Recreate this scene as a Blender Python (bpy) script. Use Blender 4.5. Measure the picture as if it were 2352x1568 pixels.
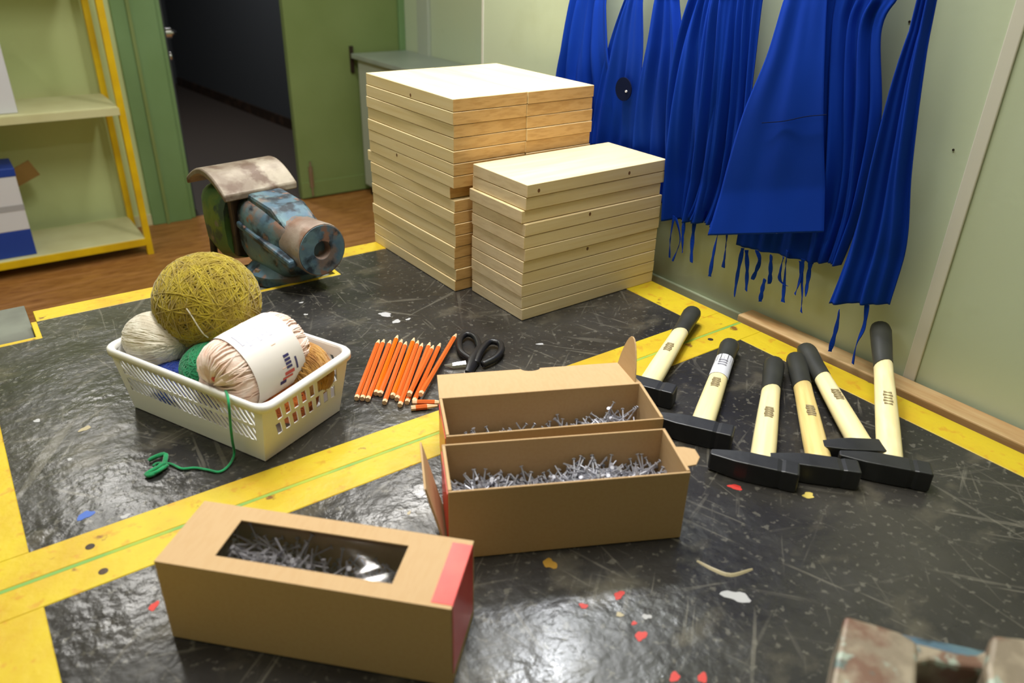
import bpy, bmesh, math, random
from mathutils import Vector, Matrix, Euler, noise
random.seed(7)
PI = math.pi
SC = bpy.context.scene
COL = SC.collection
for o in list(bpy.data.objects): bpy.data.objects.remove(o)

# ------------------------------------------------------------ camera, light, exposure
cam = bpy.data.objects.new('camera', bpy.data.cameras.new('camera')); COL.objects.link(cam)
cam.matrix_world = Matrix(((0.811578, 0.252120, -0.527045, 0.0000),(-0.583707, 0.388574, -0.712950, 0.0000),(0.025047, 0.886254, 0.462522, 0.5500),(0,0,0,1)))
cam.data.lens = 26.886; cam.data.sensor_width = 36; cam.data.clip_start = .02
cam.data.dof.use_dof = True; cam.data.dof.focus_distance = 1.15; cam.data.dof.aperture_fstop = 5.0
SC.camera = cam
SC.view_settings.view_transform = 'Standard'; SC.view_settings.look = 'None'
SC.view_settings.gamma = 1; SC.view_settings.use_curve_mapping = False
SC.view_settings.exposure = 0.0
W = bpy.data.worlds.new('world'); SC.world = W; W.use_nodes = True
W.node_tree.nodes['Background'].inputs[0].default_value = (.9, .95, 1, 1)
W.node_tree.nodes['Background'].inputs[1].default_value = .05
def area(name, loc, sx, sy, power, col=(1, .975, .925), rot=(0, 0, 0)):
    l = bpy.data.lights.new(name, 'AREA'); l.shape = 'RECTANGLE'; l.size = sx; l.size_y = sy
    l.energy = power; l.color = col
    o = bpy.data.objects.new(name, l); COL.objects.link(o); o.location = loc; o.rotation_euler = rot
    return o
area('ceiling_lamp_light', (.50, .95, 1.86), .2, 1.3, 42)
area('ceiling_lamp_light', (1.22, 2.38, 1.86), .22, .5, 18)
area('ceiling_lamp_light', (.2, 3.2, 1.86), .2, 1.3, 17)
area('ceiling_lamp_light', (-1.0, 1.3, 1.86), .2, 1.3, 11)
area('ceiling_lamp_light', (-1.0, -.6, 1.86), .2, 1.3, 4)
area('hall_fill_light', (1.2, 5.6, 1.7), .3, .3, 26)  # added fill without a fixture, lifts the dark hall
area('tube_lamp_light', (.93, 1.02, 1.05), .09, .16, 6.5, (.93, .95, 1))

# ------------------------------------------------------------ materials
def lin(c):
    return tuple((v/12.92 if v <= .04045 else ((v+.055)/1.055)**2.4) for v in [x/255 for x in c])+(1,)
class M:
    def __init__(s, name, col=(128, 128, 128), rough=.5, metal=0, spec=.5):
        s.m = bpy.data.materials.new(name); s.m.use_nodes = True; s.t = s.m.node_tree; s.n = s.t.nodes; s.l = s.t.links
        s.b = s.n['Principled BSDF']; s.b.inputs['Base Color'].default_value = lin(col)
        s.b.inputs['Roughness'].default_value = rough; s.b.inputs['Metallic'].default_value = metal
        s.b.inputs['Specular IOR Level'].default_value = spec
        s.tc = s.n.new('ShaderNodeTexCoord'); s.src = s.tc.outputs['Object']; s.cur = None
    def rand(s, amt=5):
        oi = s.n.new('ShaderNodeObjectInfo'); vm = s.n.new('ShaderNodeVectorMath'); vm.operation = 'MULTIPLY_ADD'
        cx = s.n.new('ShaderNodeCombineXYZ')
        for i in range(3): s.l.new(oi.outputs['Random'], cx.inputs[i])
        vm.inputs[1].default_value = (amt, amt*1.7, amt*2.3); s.l.new(cx.outputs[0], vm.inputs[0]); s.l.new(s.src, vm.inputs[2])
        s.src = vm.outputs[0]; return s
    def mapped(s, scale, rot=(0, 0, 0)):
        src = s.src
        if any(rot):
            m0 = s.n.new('ShaderNodeMapping'); m0.inputs['Rotation'].default_value = rot; s.l.new(src, m0.inputs[0]); src = m0.outputs[0]
        mp = s.n.new('ShaderNodeMapping'); mp.inputs['Scale'].default_value = scale
        s.l.new(src, mp.inputs[0]); return mp.outputs[0]
    def tex(s, kind, scale=5, sc3=(1, 1, 1), detail=4, rot=(0, 0, 0), **k):
        n = s.n.new('ShaderNodeTex'+kind); n.inputs['Scale'].default_value = scale
        s.l.new(s.mapped(sc3, rot), n.inputs['Vector'])
        if kind == 'Voronoi' and not k.pop('solid', False): n.voronoi_dimensions = '2D'
        if 'Detail' in n.inputs: n.inputs['Detail'].default_value = detail
        for a, b in k.items():
            if a in ('feature', 'wave_type', 'bands_direction', 'distance'): setattr(n, a, b)
            else: n.inputs[a.replace('_', ' ')].default_value = b
        return n.outputs['Distance'] if (kind == 'Voronoi') else n.outputs[0] if kind != 'Noise' else n.outputs['Fac']
    def ramp(s, fac, a, b, ca=(0, 0, 0, 1), cb=(1, 1, 1, 1)):
        if a > b: a, b, ca, cb = b, a, cb, ca
        r = s.n.new('ShaderNodeValToRGB'); r.color_ramp.elements[0].position = a; r.color_ramp.elements[1].position = b
        r.color_ramp.elements[0].color = ca; r.color_ramp.elements[1].color = cb
        s.l.new(fac, r.inputs[0]); return r.outputs[0]
    def mul(s, a, b, op='MULTIPLY'):
        n = s.n.new('ShaderNodeMath'); n.operation = op
        for i, v in enumerate((a, b)):
            if isinstance(v, (int, float)): n.inputs[i].default_value = v
            else: s.l.new(v, n.inputs[i])
        return n.outputs[0]
    def over(s, fac, col):            # layer a colour on what the base colour is so far
        n = s.n.new('ShaderNodeMix'); n.data_type = 'RGBA'
        if isinstance(fac, (int, float)): n.inputs[0].default_value = fac
        else: s.l.new(fac, n.inputs[0])
        if s.cur is None: n.inputs[6].default_value = s.b.inputs['Base Color'].default_value
        else: s.l.new(s.cur, n.inputs[6])
        n.inputs[7].default_value = lin(col); s.cur = n.outputs[2]; s.l.new(s.cur, s.b.inputs['Base Color']); return s
    def bump(s, h, dist=.001, strength=1):
        n = s.n.new('ShaderNodeBump'); n.inputs['Distance'].default_value = dist; n.inputs['Strength'].default_value = strength
        s.l.new(h, n.inputs['Height'])
        if s.b.inputs['Normal'].is_linked: s.l.new(s.b.inputs['Normal'].links[0].from_socket, n.inputs['Normal'])
        s.l.new(n.outputs[0], s.b.inputs['Normal']); return s
    def rough(s, h): s.l.new(h, s.b.inputs['Roughness']); return s
mats = {}
def simple(name, col, rough=.5, metal=0, noise_s=None, col2=None, bump=None, spec=.5):
    m = M(name, col, rough, metal, spec)
    if noise_s and col2: m.over(m.ramp(m.tex('Noise', noise_s), .35, .7), col2)
    if bump: m.bump(m.tex('Noise', bump[0]), bump[1])
    mats[name] = m.m; return m.m

# black scratched bench top
m = M('black_bench_top', (40, 39, 39), .33)
m.over(m.ramp(m.tex('Noise', 5, detail=6), .42, .72), (60, 58, 54))
for k, (rz, sc, th) in enumerate(((.5, 60, .62), (-.7, 80, .61), (1.2, 70, .63), (.1, 90, .62), (-1.2, 100, .62), (.9, 130, .61), (-.3, 120, .61))):
    m.over(m.mul(m.ramp(m.tex('Noise', sc, (1, .05, 1), 5, (0, 0, rz)), th+.02, th+.06), m.mul(m.ramp(m.tex('Noise', 5+k), .45, .6), .42)), (118, 114, 104))
m.over(m.mul(m.ramp(m.tex('Noise', 14, (1, 1.6, 1), 8), .57, .7), .4), (104, 98, 84))
m.over(m.mul(m.ramp(m.tex('Noise', 110, (1, 1, 1), 3), .60, .68), .5), (110, 107, 98))
m.over(m.mul(m.ramp(m.tex('Voronoi', 60, Randomness=1.0), .12, .06), m.ramp(m.tex('Noise', 9), .5, .54)), (160, 158, 148))
m.over(m.mul(m.ramp(m.tex('Voronoi', 22, (1, 1.4, 1), Randomness=1.0), .09, .06), m.ramp(m.tex('Noise', 7.3), .48, .5)), (190, 188, 178))
m.bump(m.tex('Noise', 70, detail=5), .0016, .6)
m.bump(m.tex('Noise', 16, detail=3), .004, .55)
m.rough(m.ramp(m.tex('Noise', 11, detail=6), .3, .7, (.14, .14, .14, 1), (.36, .36, .36, 1)))
BLACK = m.m
m = M('yellow_paint', (198, 174, 30), .45)
m.over(m.mul(m.ramp(m.tex('Noise', 13, detail=8), .45, .68), .6), (182, 140, 28))
m.over(m.mul(m.ramp(m.tex('Noise', 60, detail=6), .58, .66), .6), (186, 132, 32))
m.over(m.mul(m.ramp(m.tex('Noise', 34, detail=8), .66, .71), .9), (112, 66, 28))
m.over(m.ramp(m.tex('Voronoi', 45, Randomness=1.0), .10, .06), (110, 76, 30))
m.bump(m.tex('Noise', 80), .0012, .6)
YELLOW = m.m
m = M('green_groove', (112, 158, 74), .6); m.over(m.ramp(m.tex('Noise', 22), .4, .65), (158, 172, 50)); GROOVE = m.m
m = M('wall_paint', (184, 196, 170), .5)
m.over(m.mul(m.ramp(m.tex('Noise', 2.2, detail=3), .35, .7), .5), (188, 196, 162))
m.over(m.mul(m.ramp(m.tex('Noise', 7, detail=8), .62, .75), .35), (168, 176, 140))
m.bump(m.tex('Noise', 120), .0004, .4)
WALL = m.m
m = M('back_wall_paint', (196, 208, 150), .6); m.over(m.mul(m.ramp(m.tex('Noise', 1.4), .4, .7), .5), (180, 192, 130)); BWALL = m.m
DGREEN = simple('dark_green_paint', (124, 142, 88), .5, 0, 2.5, (114, 132, 76))
JGREEN = simple('jamb_green_paint', (116, 148, 102), .5, 0, 2, (104, 136, 84))
m = M('brown_floor', (166, 116, 56), .5)
m.over(m.ramp(m.tex('Noise', 18, (1, 14, 1), 6), .38, .62), (120, 72, 28))
m.over(m.mul(m.ramp(m.tex('Noise', 6, (.6, 6, 1), 3), .5, .7), .5), (190, 136, 86))
FLOOR = m.m
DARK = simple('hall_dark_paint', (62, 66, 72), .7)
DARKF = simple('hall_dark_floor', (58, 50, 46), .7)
CEIL = simple('ceiling_white', (225, 225, 215), .8)
# pine
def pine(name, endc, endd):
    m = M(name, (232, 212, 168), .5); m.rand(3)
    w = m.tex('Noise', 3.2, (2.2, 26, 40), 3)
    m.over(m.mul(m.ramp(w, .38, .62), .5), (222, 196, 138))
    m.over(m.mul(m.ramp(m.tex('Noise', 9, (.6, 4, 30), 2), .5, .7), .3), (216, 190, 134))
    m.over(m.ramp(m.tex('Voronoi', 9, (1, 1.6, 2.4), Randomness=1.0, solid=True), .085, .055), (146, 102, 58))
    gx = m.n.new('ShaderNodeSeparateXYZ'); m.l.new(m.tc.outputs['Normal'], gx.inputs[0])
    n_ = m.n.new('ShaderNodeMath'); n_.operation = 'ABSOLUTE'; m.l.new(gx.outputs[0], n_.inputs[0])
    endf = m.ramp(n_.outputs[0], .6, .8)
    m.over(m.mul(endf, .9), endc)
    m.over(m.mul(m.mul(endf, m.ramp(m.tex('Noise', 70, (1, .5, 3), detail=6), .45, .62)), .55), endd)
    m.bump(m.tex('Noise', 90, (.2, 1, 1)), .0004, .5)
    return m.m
PINE = pine('pine', (206, 162, 96), (182, 138, 74))
PINE2 = pine('pine_pale_lit_ends', (226, 208, 176), (208, 186, 150))  # paler ends: wood tone plus light on them worked into the colour
m = M('pale_handle_wood', (240, 228, 178), .4); m.rand(3)
m.over(m.mul(m.ramp(m.tex('Noise', 3, (3, 50, 50), 3), .4, .65), .5), (228, 208, 146)); HWOOD = m.m
m = M('yellower_handle_wood', (228, 204, 138), .4); m.rand(3)
m.over(m.mul(m.ramp(m.tex('Noise', 3, (3, 50, 50), 3), .4, .65), .5), (200, 165, 84)); HWOOD2 = m.m
HBLACK = simple('black_dipped_grip', (44, 45, 42), .45, 0, 30, (54, 55, 50))
STEEL = simple('black_steel', (26, 27, 30), .42, .0, 20, (40, 41, 44), (60, .0005))
STEEL.node_tree.nodes['Principled BSDF'].inputs['Specular IOR Level'].default_value = .6
GREYPAINT = simple('grey_plate', (112, 116, 106), .5, 0, 12, (80, 80, 74))
m = M('kraft_card', (186, 154, 112), .75); m.over(m.mul(m.ramp(m.tex('Noise', 260, (1, .2, 1)), .45, .6), .25), (176, 140, 94))
m.over(m.mul(m.ramp(m.tex('Noise', 5), .4, .7), .3), (194, 164, 124)); KRAFT = m.m
m = M('red_label', (222, 48, 36), .28); m.over(m.mul(m.ramp(m.tex('Noise', 25), .45, .65), .35), (235, 90, 66)); RED = m.m
NAIL = simple('bright_nail_steel', (176, 177, 188), .45, .45)
NAILF = simple('nail_heap_shadow', (84, 84, 90), .6, .3, 150, (40, 40, 44), (200, .003))
m = M('basket_plastic', (232, 232, 230), .38); pass
BASKET = m.m
m = M('blue_cloth', (2, 52, 158), .85, 0, .15); m.rand(2)
m.over(m.mul(m.ramp(m.tex('Noise', 5, (1, 1, .5), 4), .35, .7), .6), (2, 42, 136))
m.bump(m.tex('Noise', 20, (1, 1, .3)), .003, .35)
BLUE = m.m
BLUEDARK = simple('dark_blue_print', (10, 18, 46), .9, spec=.1)
SHELFY = simple('yellow_steel', (226, 190, 10), .4, 0, 8, (200, 160, 10))
SHELFW = simple('pale_shelf_board', (205, 204, 160), .5, 0, 5, (190, 186, 140))
WHITE = simple('white_card', (205, 206, 214), .6)
ROYAL = simple('royal_blue_card', (18, 58, 150), .5)
BROWNC = simple('brown_card', (140, 108, 50), .7)
ORANGE = simple('orange_lacquer', (206, 96, 36), .3)
ORANGE2 = simple('bright_orange_lacquer', (240, 100, 0), .3)
PENCW = simple('pencil_wood_end', (226, 190, 150), .6)
GLOSSB = simple('black_plastic', (26, 26, 29), .35)
CHROME = simple('chrome', (200, 200, 205), .2, 1)
GREYSTRIP = simple('joint_strip_white', (205, 203, 190), .4)
BATTEN = M('bare_batten', (186, 156, 112), .6); BATTEN.over(BATTEN.ramp(BATTEN.tex('Noise', 6, (14, 1.5, 14)), .4, .65), (168, 128, 80)); BATTEN = BATTEN.m
CABTOP = simple('grey_laminate', (150, 160, 150), .35, 0, 8, (138, 148, 140))
CABSIDE = simple('cabinet_side', (170, 178, 165), .5)

def worn(name, base, layers, rough=.5, metal=.2, sc=14):
    m = M(name, base, rough, metal)
    for i, (c, lo, hi, s2) in enumerate(layers):
        m.rand(1.3+i) if i == 0 else None
        m.over(m.ramp(m.tex('Noise', sc*s2, detail=6), lo, hi), c)
    m.bump(m.tex('Noise', 50, detail=5), .002, .6)
    return m.m
VBLUE = worn('worn_blue_paint', (74, 100, 118), [((92, 120, 126), .46, .6, 1), ((112, 98, 90), .54, .66, 1.6), ((30, 40, 50), .5, .62, 2.3), ((128, 96, 80), .6, .68, 3.1)])
VRUST = worn('rubbed_rusty_iron', (138, 118, 106), [((158, 142, 130), .46, .6, 1), ((126, 94, 76), .54, .66, 1.4), ((86, 112, 124), .62, .68, 2)], .45, .3)
VGREEN = worn('worn_green_paint', (72, 104, 56), [((104, 120, 50), .5, .58, 1), ((56, 74, 64), .55, .62, 1.7), ((120, 110, 96), .62, .68, 2)])
VTOP = worn('bare_vise_top', (118, 104, 90), [((156, 146, 130), .48, .64, 1), ((94, 74, 60), .5, .64, 1.8)], .45, .15)
VDARK = worn('oily_dark_iron', (48, 36, 28), [((70, 52, 40), .5, .6, 1)])

# ------------------------------------------------------------ mesh helpers
class MB:
    def __init__(s): s.v = []; s.f = []
    def add(s, vs, fs):
        o = len(s.v); s.v += [tuple(p) for p in vs]; s.f += [tuple(i+o for i in f) for f in fs]; return s
    def box(s, x0, x1, y0, y1, z0, z1, mt=None):
        vs = [Vector(p) for p in ((x0, y0, z0), (x1, y0, z0), (x1, y1, z0), (x0, y1, z0), (x0, y0, z1), (x1, y0, z1), (x1, y1, z1), (x0, y1, z1))]
        if mt: vs = [mt @ p for p in vs]
        return s.add(vs, [(3, 2, 1, 0), (4, 5, 6, 7), (0, 1, 5, 4), (1, 2, 6, 5), (2, 3, 7, 6), (3, 0, 4, 7)])
    def rings(s, rings, close=True, cap=True):
        n = len(rings[0]); vs = [p for r in rings for p in r]; fs = []
        for i in range(len(rings)-1):
            for j in range(n if close else n-1):
                k = (j+1) % n; fs.append((i*n+j, i*n+k, (i+1)*n+k, (i+1)*n+j))
        if cap: fs.append(tuple(range(n-1, -1, -1))); fs.append(tuple((len(rings)-1)*n+j for j in range(n)))
        return s.add(vs, fs)
    def tube(s, path, r, seg=8, cap=True, flat=1):
        P = [Vector(p) for p in path]; out = []; up = None
        for i, p in enumerate(P):
            d = (P[min(i+1, len(P)-1)]-P[max(i-1, 0)]).normalized()
            if up is None: up = d.orthogonal().normalized()
            up = (up-d*up.dot(d)); up = up.normalized() if up.length > 1e-6 else d.orthogonal().normalized()
            b = d.cross(up); rr = r[i] if isinstance(r, (list, tuple)) else r
            out.append([p+(up*math.cos(2*PI*k/seg)+b*math.sin(2*PI*k/seg)*flat)*rr for k in range(seg)])
        return s.rings(out, cap=cap)
    def cyl(s, a, b, r, r2=None, seg=20): return s.tube([a, b], [r, r if r2 is None else r2], seg)
    def lathe(s, prof, seg=32, mt=None):     # profile (r, z)
        rg = [[Vector((r*math.cos(2*PI*k/seg), r*math.sin(2*PI*k/seg), z)) for k in range(seg)] for r, z in prof]
        if mt: rg = [[mt @ p for p in q] for q in rg]
        return s.rings(rg)
    def prism(s, poly, h0, h1, axis='z', mt=None):
        def q(a, b, h): return Vector({'z': (a, b, h), 'x': (h, a, b), 'y': (a, h, b)}[axis])
        r0 = [q(a, b, h0) for a, b in poly]; r1 = [q(a, b, h1) for a, b in poly]
        if mt: r0 = [mt @ p for p in r0]; r1 = [mt @ p for p in r1]
        return s.rings([r0, r1])
    def build(s, name, mat, parent=None, smooth=False, bevel=0, seg=2, loc=None, rz=0):
        me = bpy.data.meshes.new(name); me.from_pydata(s.v, [], s.f); me.validate()
        bm = bmesh.new(); bm.from_mesh(me); bmesh.ops.recalc_face_normals(bm, faces=bm.faces)
        bm.to_mesh(me); bm.free()
        me.materials.append(mat)
        o = bpy.data.objects.new(name, me); COL.objects.link(o)
        if parent: o.parent = parent
        if loc: o.location = loc
        if rz: o.rotation_euler = (0, 0, rz)
        if smooth:
            for p in me.polygons: p.use_smooth = True
            if smooth != 'all': me.set_sharp_from_angle(angle=math.radians(38))
        if bevel:
            b = o.modifiers.new('bevel', 'BEVEL'); b.width = bevel; b.segments = seg; b.limit_method = 'ANGLE'; b.angle_limit = math.radians(40)
        return o
def tag(o, label, cat, group=None, kind=None):
    o['label'] = label; o['category'] = cat
    if group: o['group'] = group
    if kind: o['kind'] = kind
    return o
def thing(name, label, cat, loc=(0, 0, 0), rz=0, group=None):
    o = bpy.data.objects.new(name, None); COL.objects.link(o); o.location = loc; o.rotation_euler = (0, 0, rz); o.empty_display_size = .05
    return tag(o, label, cat, group)
def struct(o): o['kind'] = 'structure'; return o
def smoothed(poly, n):
    P = [Vector(p) for p in poly]; out = []
    L = [0]
    for a, b in zip(P, P[1:]): L.append(L[-1]+(b-a).length)
    for i in range(n+1):
        t = L[-1]*i/n; k = max(j for j in range(len(L)) if L[j] <= t+1e-9); k = min(k, len(P)-2)
        u = (t-L[k])/max(L[k+1]-L[k], 1e-9)
        p0 = P[max(k-1, 0)]; p1 = P[k]; p2 = P[k+1]; p3 = P[min(k+2, len(P)-1)]
        out.append(.5*((2*p1)+(p2-p0)*u+(2*p0-5*p1+4*p2-p3)*u*u+(3*p1-p0-3*p2+p3)*u**3))
    return out
def lerpline(poly, t):
    P = [Vector(p) for p in poly]; x = t*(len(P)-1); k = min(int(x), len(P)-2); return P[k].lerp(P[k+1], x-k)

# ------------------------------------------------------------ the room
FZ = -.80; CZ = 1.90; WX = 1.04; BX = 2.25; BY = 4.17
struct(MB().box(-2.6, 2.4, -2.6, BY+.02, FZ-.05, FZ).build('floor', FLOOR))
struct(MB().box(-2.6, 2.4, -2.6, BY+.02, CZ, CZ+.05).build('ceiling', CEIL))
struct(MB().box(WX, WX+.1, -2.6, 1.555, FZ, CZ).build('wall_right', WALL))
struct(MB().box(WX+.1, BX+.1, 1.455, 1.555, FZ, CZ).build('wall_return', WALL))
struct(MB().box(BX, BX+.1, 1.555, BY+.1, FZ, CZ).build('wall_alcove', WALL))
struct(MB().box(-2.7, -2.6, -2.6, BY+.1, FZ, CZ).build('wall_left', BWALL))
struct(MB().box(-2.7, 2.4, -2.7, -2.6, FZ, CZ).build('wall_rear', BWALL))
# back wall around the doorway (opening x .955 - 2.24, top z 1.3)
bw = MB().box(-2.6, .735, BY, BY+.1, FZ, CZ).box(.735, BX, BY, BY+.1, 1.30, CZ)
struct(bw.build('wall_back', BWALL))
fr = MB().box(.735, .93, BY-.02, BY+.12, FZ, 1.30).box(.93, .955, BY+.0, BY+.14, FZ, 1.30)
struct(fr.build('trim_door_left', JGREEN, bevel=.004))
struct(MB().box(.80, .815, BY-.032, BY-.02, FZ, 1.30).build('trim_door_bead', DGREEN))
struct(MB().box(.735, BX, BY-.02, BY+.12, 1.22, 1.32).build('trim_door_head', JGREEN, bevel=.004))
d2 = struct(MB().box(1.552, 2.215, BY+.0, BY+.045, FZ+.005, 1.22).build('door_1', DGREEN, bevel=.003))
MB().box(1.552, 2.215, BY-.006, BY, FZ+.01, FZ+.10).build('kick_board', DGREEN, d2, bevel=.002)
b_ = MB().box(1.60, 1.625, BY-.012, BY, FZ+.07, FZ+.19).cyl((1.612, BY-.014, FZ+.02), (1.612, BY-.014, FZ+.22), .006)
b_.build('floor_bolt', CHROME, d2, smooth=True)
MB().box(1.905, 1.925, BY-.012, BY, -.12, .02).build('flush_pull', VDARK, d2)
struct(MB().box(2.215, BX, BY-.02, BY+.1, FZ, 1.3).build('trim_door_right', JGREEN, bevel=.003))
# open door leaf seen edge-on, swung out into the hall along the left jamb
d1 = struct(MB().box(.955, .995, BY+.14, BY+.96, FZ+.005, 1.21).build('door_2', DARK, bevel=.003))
h = MB().cyl((.995, BY+.20, .10), (1.03, BY+.20, .10), .026).tube([(1.0, BY+.20, .10), (1.04, BY+.20, .10), (1.055, BY+.215, .10), (1.055, BY+.30, .10)], .009, 10)
h.build('lever_handle', CHROME, d1, smooth=True)
MB().cyl((.995, BY+.20, -.01), (1.012, BY+.20, -.01), .022).build('key_rose', CHROME, d1, smooth=True)
# hall beyond
hx0, hy0 = 1.973, 8.4; hx1, hy1 = 2.25, 5.3
hw = MB().add([(hx0, hy0, FZ), (hx1, hy1, FZ), (hx1+.05, hy1, FZ), (hx0+.05, hy0, FZ), (hx0, hy0, CZ), (hx1, hy1, CZ), (hx1+.05, hy1, CZ), (hx0+.05, hy0, CZ)],
              [(0, 1, 2, 3), (4, 5, 6, 7), (0, 1, 5, 4), (1, 2, 6, 5), (2, 3, 7, 6), (3, 0, 4, 7)])
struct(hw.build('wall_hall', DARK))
bb = MB().add([(hx0-.012, hy0, FZ), (hx1-.012, hy1, FZ), (hx1, hy1, FZ), (hx0, hy0, FZ), (hx0-.012, hy0, FZ+.08), (hx1-.012, hy1, FZ+.08), (hx1, hy1, FZ+.08), (hx0, hy0, FZ+.08)],
              [(0, 1, 2, 3), (4, 5, 6, 7), (0, 1, 5, 4), (1, 2, 6, 5), (2, 3, 7, 6), (3, 0, 4, 7)])
struct(bb.build('baseboard_hall', VDARK))
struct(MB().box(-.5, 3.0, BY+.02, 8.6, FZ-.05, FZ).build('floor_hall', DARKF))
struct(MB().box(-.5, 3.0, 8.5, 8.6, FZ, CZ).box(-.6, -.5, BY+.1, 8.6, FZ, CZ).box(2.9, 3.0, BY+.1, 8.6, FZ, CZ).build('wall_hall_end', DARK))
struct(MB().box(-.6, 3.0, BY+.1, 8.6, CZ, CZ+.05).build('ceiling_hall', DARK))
struct(MB().box(-2.6, .735, BY-.012, BY, FZ, FZ+.06).build('baseboard_back', SHELFW, bevel=.003))
# joint cover strips and panel seams on the right wall
struct(MB().box(WX-.004, WX, .425, .443, FZ, CZ).build('trim_joint_strip', GREYSTRIP, bevel=.0015))
struct(MB().box(WX-.0015, WX, 1.548, 1.555, FZ, CZ).build('trim_corner_edge', GREYSTRIP))
struct(MB().box(BX-.02, BX, 3.86, 3.98, FZ, CZ).build('trim_alcove', CABSIDE, bevel=.004))
struct(MB().box(WX-.006, WX, -2.6, 1.54, -.075, -.012).build('trim_wall_rail', WALL, bevel=.002))
for i, p in enumerate(((1.04, 0.465, 0.328), (1.04, 0.564, 0.472), (1.04, 0.355, -0.015))):
    struct(MB().cyl((WX-.001, p[1], p[2]), (WX+.001, p[1], p[2]), .0015, seg=10).build('trim_nail_hole', VDARK))
# ceiling lamps (outside the frame; they hold the lights)
for x, y, g in ((.55, 1.0, 'over the benches'), (1.22, 2.38, 'in the alcove behind the stacks'), (.2, 3.2, 'before the shelf'), (-1.0, 1.3, 'over the left half'), (-1.0, -.6, 'over the rear left')):
    t = thing('ceiling_lamp', 'long white fluorescent ceiling lamp '+g, 'lamp', (x, y, 1.90))
    ly = .28 if x > 1 else .68
    MB().box(-.12, .12, -ly, ly, -.03, 0).build('lamp_housing', CEIL, t, bevel=.004)

t = thing('tube_lamp', 'slim tube lamp on the right wall above the aprons', 'lamp', (.93, 1.02, 1.07))
MB().box(-.04, .11, -.09, .09, 0, .03).build('lamp_housing', CEIL, t, bevel=.004)

# ------------------------------------------------------------ the two benches
def bench(name, label, yfr, pan, extras):
    t = thing(name, label, 'workbench', (0, 0, FZ))
    f = MB()
    for (a, b, c, d) in yfr: f.box(a, b, c, d, .80-.035, .8008)
    f.build('yellow_frame', YELLOW, t, bevel=.0008, seg=1)
    f = MB()
    for (a, b, c, d) in pan: f.box(a, b, c, d, .80-.03, .80)
    f.build('black_panel', BLACK, t)
    return t
far = bench('workbench', 'far black-topped school workbench with chipped yellow frame, under stacks and basket',
    [(-1.0, .985, .6985, .741), (-.176, -.042, .741, 1.245), (-1.0, -.94, .741, 1.356), (-.94, -.168, 1.312, 1.356), (-.176, -.168, 1.245, 1.312), (.920, .985, .741, 1.356),
     (.035, .362, 1.312, 1.356), (.518, .92, 1.312, 1.356), (-.168, .035, 1.245, 1.253), (.027, .035, 1.253, 1.312),
     (.362, .518, 1.236, 1.244), (.362, .37, 1.244, 1.312), (.510, .518, 1.244, 1.312)],
    [(-.042, .92, .741, 1.236), (-.042, .362, 1.236, 1.245), (-.94, -.176, .741, 1.312), (.035, .362, 1.245, 1.312), (.518, .92, 1.236, 1.312)], None)
near = bench('workbench', 'near black-topped workbench with scratched top and yellow frame, under hammers and cartons',
    [(-1.0, .985, .655, .694), (-.176, -.04, -.02, .655), (-1.0, -.94, -.02, .655), (-.94, -.176, -.02, .0), (.935, .985, -.02, .655), (-.04, .935, -.02, .0)],
    [(-.04, .935, .0, .655), (-.94, -.176, .0, .655)], None)
for t, y0, y1 in ((far, .72, 1.33), (near, 0, .67)):
    for x in (-.95, .90):
        for y in (y0+.01, y1-.07):
            MB().box(x, x+.06, y, y+.06, 0, .765).build('leg', SHELFW, t, bevel=.003)
    MB().box(-.96, .955, y0+.02, y0+.045, .66, .765).box(-.96, .955, y1-.045, y1-.02, .66, .765).build('apron_rail', SHELFW, t, bevel=.002)
g = MB().box(-1.0, .985, .694, .6985, .77, .8004).build('groove_strip', GROOVE, near)
g['label'] = 'green stained joint between the two benches'
MB().box(-.168, .027, 1.2535, 1.41, .772, .792).build('vise_plate', GREYPAINT, far, bevel=.001)
MB().box(.37, .51, 1.2445, 1.40, .772, .790).build('vise_plate', GREYPAINT, far, bevel=.001)
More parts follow.
